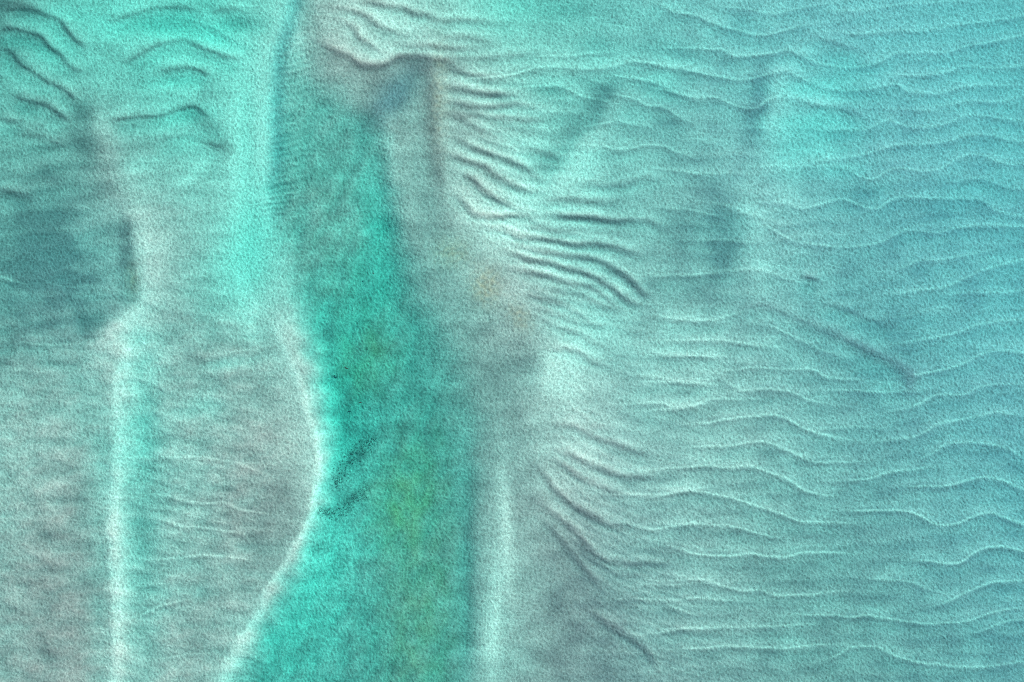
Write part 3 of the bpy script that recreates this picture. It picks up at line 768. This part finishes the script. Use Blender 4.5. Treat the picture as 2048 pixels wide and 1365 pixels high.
# which body of sand each face belongs to
uc = (U[:-1, :-1] + 1); vc = (V[:-1, :-1] + 1)
def line_at(pts, v):   # u of a boundary given as (u,v) points with increasing v
    return np.interp(v, [p[1] for p in pts], [p[0] for p in pts])
west = uc < (ul + ur)[:-1, :-1] / 2
region = np.zeros(uc.shape, np.int32)                       # 0 = eastern flats
region[west] = 1                                             # 1 = north-western flats
fullchan = chan[:-1, :-1] > 0.5 * (0.35 + 0.65 * head[:-1, :-1])
la = line_at([(262,600),(252,700),(248,800),(250,900),(244,1000),(240,1100),(248,1250),(250,1505)], vc)
top_a = np.interp(uc, [-160,0,90,130,180,225,262], [760,720,700,694,676,640,604])
region[west & (uc < la) & (vc > top_a)] = 2                  # 2 = outer western bar
lb = line_at([(400,560),(360,640),(350,760),(330,900),(320,1050),(290,1200),(270,1505)], vc)
region[west & (uc > lb) & (vc > 560)] = 3                    # 3 = bar along the channel's west bank
lc = line_at([(650,-140),(720,60),(880,108),(905,150),(925,300),(960,400),(1010,480),(1060,560),(1085,660),(1170,720),(1165,800),(1140,900),(1170,1050),(1240,1200),(1330,1365),(1400,1505)], vc)
region[(~west) & (uc < lc)] = 4                              # 4 = middle bar
region[fullchan] = 5
rid = ridge_id[:-1, :-1]
region = region.ravel(); rid = rid.ravel()

def tag(o, label=None, cat=None, kind=None, group=None):
    if label: o['label'] = label
    if cat: o['category'] = cat
    if kind: o['kind'] = kind
    if group: o['group'] = group

owner = {}
main = [
 (0, 'seabed', 'rippled pale sand flats under blue-green water right of the channel', None, 'structure'),
 (1, 'tidal_flat', 'shallow cyan sand flats with dark ripple lines in the upper left', None, 'structure'),
 (2, 'sandbar', 'smooth grey sandbar at lower left ending in a straight bright crest', 'sandbar', None),
 (3, 'sandbar', 'grey sandbar with a curved white rim along the left bank of the channel', 'sandbar', None),
 (4, 'sandbar', 'long grey sandbar with feathered right side along the right bank of the channel', 'sandbar', None),
 (5, 'channel_bed', 'deep turquoise channel bed winding down the middle left', None, 'structure')]
crest_faces = (crest_mask | (blob(1012,1060,12,130,-4) > 0.5) | (blob(990,1260,14,110,3) > 0.5))[:-1, :-1].ravel()
home = np.full(rk, -1)
for k in range(rk):
    r_ = region[rid == k]
    home[k] = np.bincount(r_, minlength=6).argmax() if len(r_) else -1
in_ridge = (rid >= 0)
valid = np.zeros(rk, bool)
for k in range(rk):
    valid[k] = (rid == k).sum() > 60
use = in_ridge & np.where(rid >= 0, valid[rid], False)
for code, name, label, cat, kind in main:
    crest = crest_faces & (region == code) & ~use if cat else np.zeros_like(use)
    o = floor_mesh(name, QUAD[(region == code) & ~use & ~crest])
    if cat and crest.sum() > 100:
        floor_mesh('crest', QUAD[crest], o)
    tag(o, label, cat, kind, 'sandbars beside the channel' if cat else None)
    owner[code] = o
for k in range(rk):
    if valid[k]:
        floor_mesh('sand_ridge', QUAD[use & (rid == k)], owner[int(home[k])])

# open sea floor beyond the measured ground
def ring(name, x0, x1, y0, y1, far, z, mat):
    vv = [(x0,y0,z),(x1,y0,z),(x1,y1,z),(x0,y1,z),(-far,-far,z),(far,-far,z),(far,far,z),(-far,far,z)]
    ff = [(4,5,1,0),(5,6,2,1),(6,7,3,2),(7,4,0,3)]
    me = bpy.data.meshes.new(name); me.from_pydata(vv, [], ff); me.update()
    for k_ in ('silt_and_shade', 'caustic_grain', 'blue_tint'):
        at = me.attributes.new(k_, 'FLOAT', 'POINT'); at.data.foreach_set('value', np.full(8, 0.5, np.float32))
    me.materials.append(mat)
    o = bpy.data.objects.new(name, me); sc.collection.objects.link(o)
    return o
far_floor = ring('open_seabed', wx(us[0]), wx(us[-1]), wy(vs[-1]), wy(vs[0]), 2000.0, -0.85, SAND)
tag(far_floor, 'open sandy sea floor stretching away beyond the sandbars', None, 'structure')

# ------------------------------------------------------------------ water
me = bpy.data.meshes.new('water')
f = 1990.0; zb = -5.0
me.from_pydata([(-f,-f,zb),(f,-f,zb),(f,f,zb),(-f,f,zb),(-f,-f,0),(f,-f,0),(f,f,0),(-f,f,0)], [],
               [(0,3,2,1),(4,5,6,7),(0,1,5,4),(1,2,6,5),(2,3,7,6),(3,0,4,7)])
me.update(); me.materials.append(WATER)
water = bpy.data.objects.new('water', me); sc.collection.objects.link(water)
tag(water, 'clear shallow turquoise sea water covering the sandbars', None, 'structure')

# ------------------------------------------------------------------ weed beds and drifting bits
def floor_z(u, v):
    i = int(round((u - us[0]) / STEP)); j = int(round((v - vs[0]) / STEP))
    return float(height[j, i])


def weed_bed(label, spine, width, count, seed):
    r = np.random.default_rng(seed)
    p = smooth_poly(spine, 3.0)
    cu, cv = p[len(p) // 2]
    base = (wx(cu), wy(cv), floor_z(cu, cv))
    verts = []; faces = []
    for _ in range(count):
        k = r.integers(len(p)); tt = k / (len(p) - 1)
        wd = width * (0.35 + 0.65 * math.sin(math.pi * min(1, max(0, 0.08 + 0.84 * tt))))
        u, v = p[k] + r.normal(0, wd * 0.5, 2)
        z = floor_z(u, v)
        x, y = wx(u), wy(v)
        a = r.uniform(0, 6.28); ln = r.uniform(0.12, 0.34); w_ = r.uniform(0.02, 0.05)
        dx, dy = math.cos(a) * ln, math.sin(a) * ln
        px, py = -math.sin(a) * w_, math.cos(a) * w_
        h1 = r.uniform(0.05, 0.12); h2 = r.uniform(0.06, 0.16)
        b = len(verts)
        for q in [(x-px,y-py,z-0.02),(x+px,y+py,z-0.02),(x+dx*.5+px,y+dy*.5+py,z+h1),(x+dx*.5-px,y+dy*.5-py,z+h1),(x+dx,y+dy,z+h2)]:
            verts.append((q[0]-base[0], q[1]-base[1], q[2]-base[2]))
        faces += [(b,b+1,b+2,b+3),(b+3,b+2,b+4)]
    me = bpy.data.meshes.new('seaweed_bed'); me.from_pydata(verts, [], faces); me.update(); me.materials.append(WEED)
    o = bpy.data.objects.new('seaweed_bed', me); o.location = base; sc.collection.objects.link(o)
    tag(o, label, 'seaweed', 'stuff', 'dark weed beds in the channel')
    return o


weed_bed('larger dark grey weed bed slanting across the channel, upper of the two', [(742,878),(720,900),(700,920),(684,945),(672,968)], 20, 300, 5)
weed_bed('narrow dark weed bed in the channel beside the sandbar rim, lower of the two', [(732,978),(712,1000),(692,1018),(668,1028),(638,1024)], 15, 190, 6)


def driftwood(label, u, v, pts, rad, seed):
    """a knotty waterlogged branch afloat: bent tapered tube with a stub"""
    r = np.random.default_rng(seed)
    verts = []; faces = []
    def tube(path, r0, r1):
        b = len(verts); n = len(path); m = 7
        for i, (px, py, pz) in enumerate(path):
            q0 = np.array(path[max(0, i - 1)]); q1 = np.array(path[min(n - 1, i + 1)])
            d = q1 - q0; d = d / np.linalg.norm(d)
            s1 = np.cross(d, (0, 0, 1.0)); s1 /= np.linalg.norm(s1); s2 = np.cross(s1, d)
            rr = (r0 + (r1 - r0) * i / (n - 1)) * r.uniform(0.8, 1.2)
            for k in range(m):
                a = 2 * math.pi * k / m
                c = np.array((px, py, pz)) + rr * r.uniform(0.85, 1.15) * (math.cos(a) * s1 + math.sin(a) * s2)
                verts.append(tuple(c))
        for i in range(n - 1):
            for k in range(m):
                faces.append((b + i*m + k, b + i*m + (k+1) % m, b + (i+1)*m + (k+1) % m, b + (i+1)*m + k))
        faces.append(tuple(b + k for k in range(m))[::-1]); faces.append(tuple(b + (n-1)*m + k for k in range(m)))
    root = bpy.data.objects.new('driftwood', None); root.location = (wx(u), wy(v), 0.02); sc.collection.objects.link(root)
    for part, (path, r0, r1) in zip(('stem', 'twig'), pts):
        verts.clear(); faces.clear()
        tube(path, r0 * rad, r1 * rad)
        me = bpy.data.meshes.new(part); me.from_pydata(verts, [], faces); me.update(); me.materials.append(DRIFT)
        o = bpy.data.objects.new(part, me); o.parent = root; sc.collection.objects.link(o)
    tag(root, label, 'driftwood', None, 'dark bits afloat in the channel')


driftwood('largest black fork-shaped bit afloat in the channel, level with the pale bar tops', 693, 736,
          [([(-0.22,0.16,0),(-0.16,0.02,0.01),(-0.1,-0.06,0.02),(0.05,-0.08,0.02),(0.26,-0.03,0)], 1.0, 0.55), ([(0.02,-0.08,0.02),(0.06,-0.16,0.03),(0.04,-0.22,0.0)], 0.7, 0.4)], 0.075, 1)
driftwood('short black bit afloat in the channel, lowest of the three', 721, 806,
          [([(-0.17,0.02,0),(-0.05,0.04,0.02),(0.06,0.0,0.02),(0.18,0.02,0)], 1.0, 0.6), ([(0.0,0.02,0.02),(0.03,0.1,0.03),(0.05,0.15,0.02)], 0.6, 0.3)], 0.065, 2)
driftwood('tiniest dark speck afloat in the channel, uppermost of the three', 746, 547,
          [([(-0.1,0.05,0),(-0.02,0.02,0.02),(0.05,-0.03,0.02),(0.11,-0.05,0)], 1.0, 0.7), ([(-0.02,0.02,0.02),(0.0,0.08,0.03),(0.03,0.12,0.02)], 0.6, 0.3)], 0.06, 3)
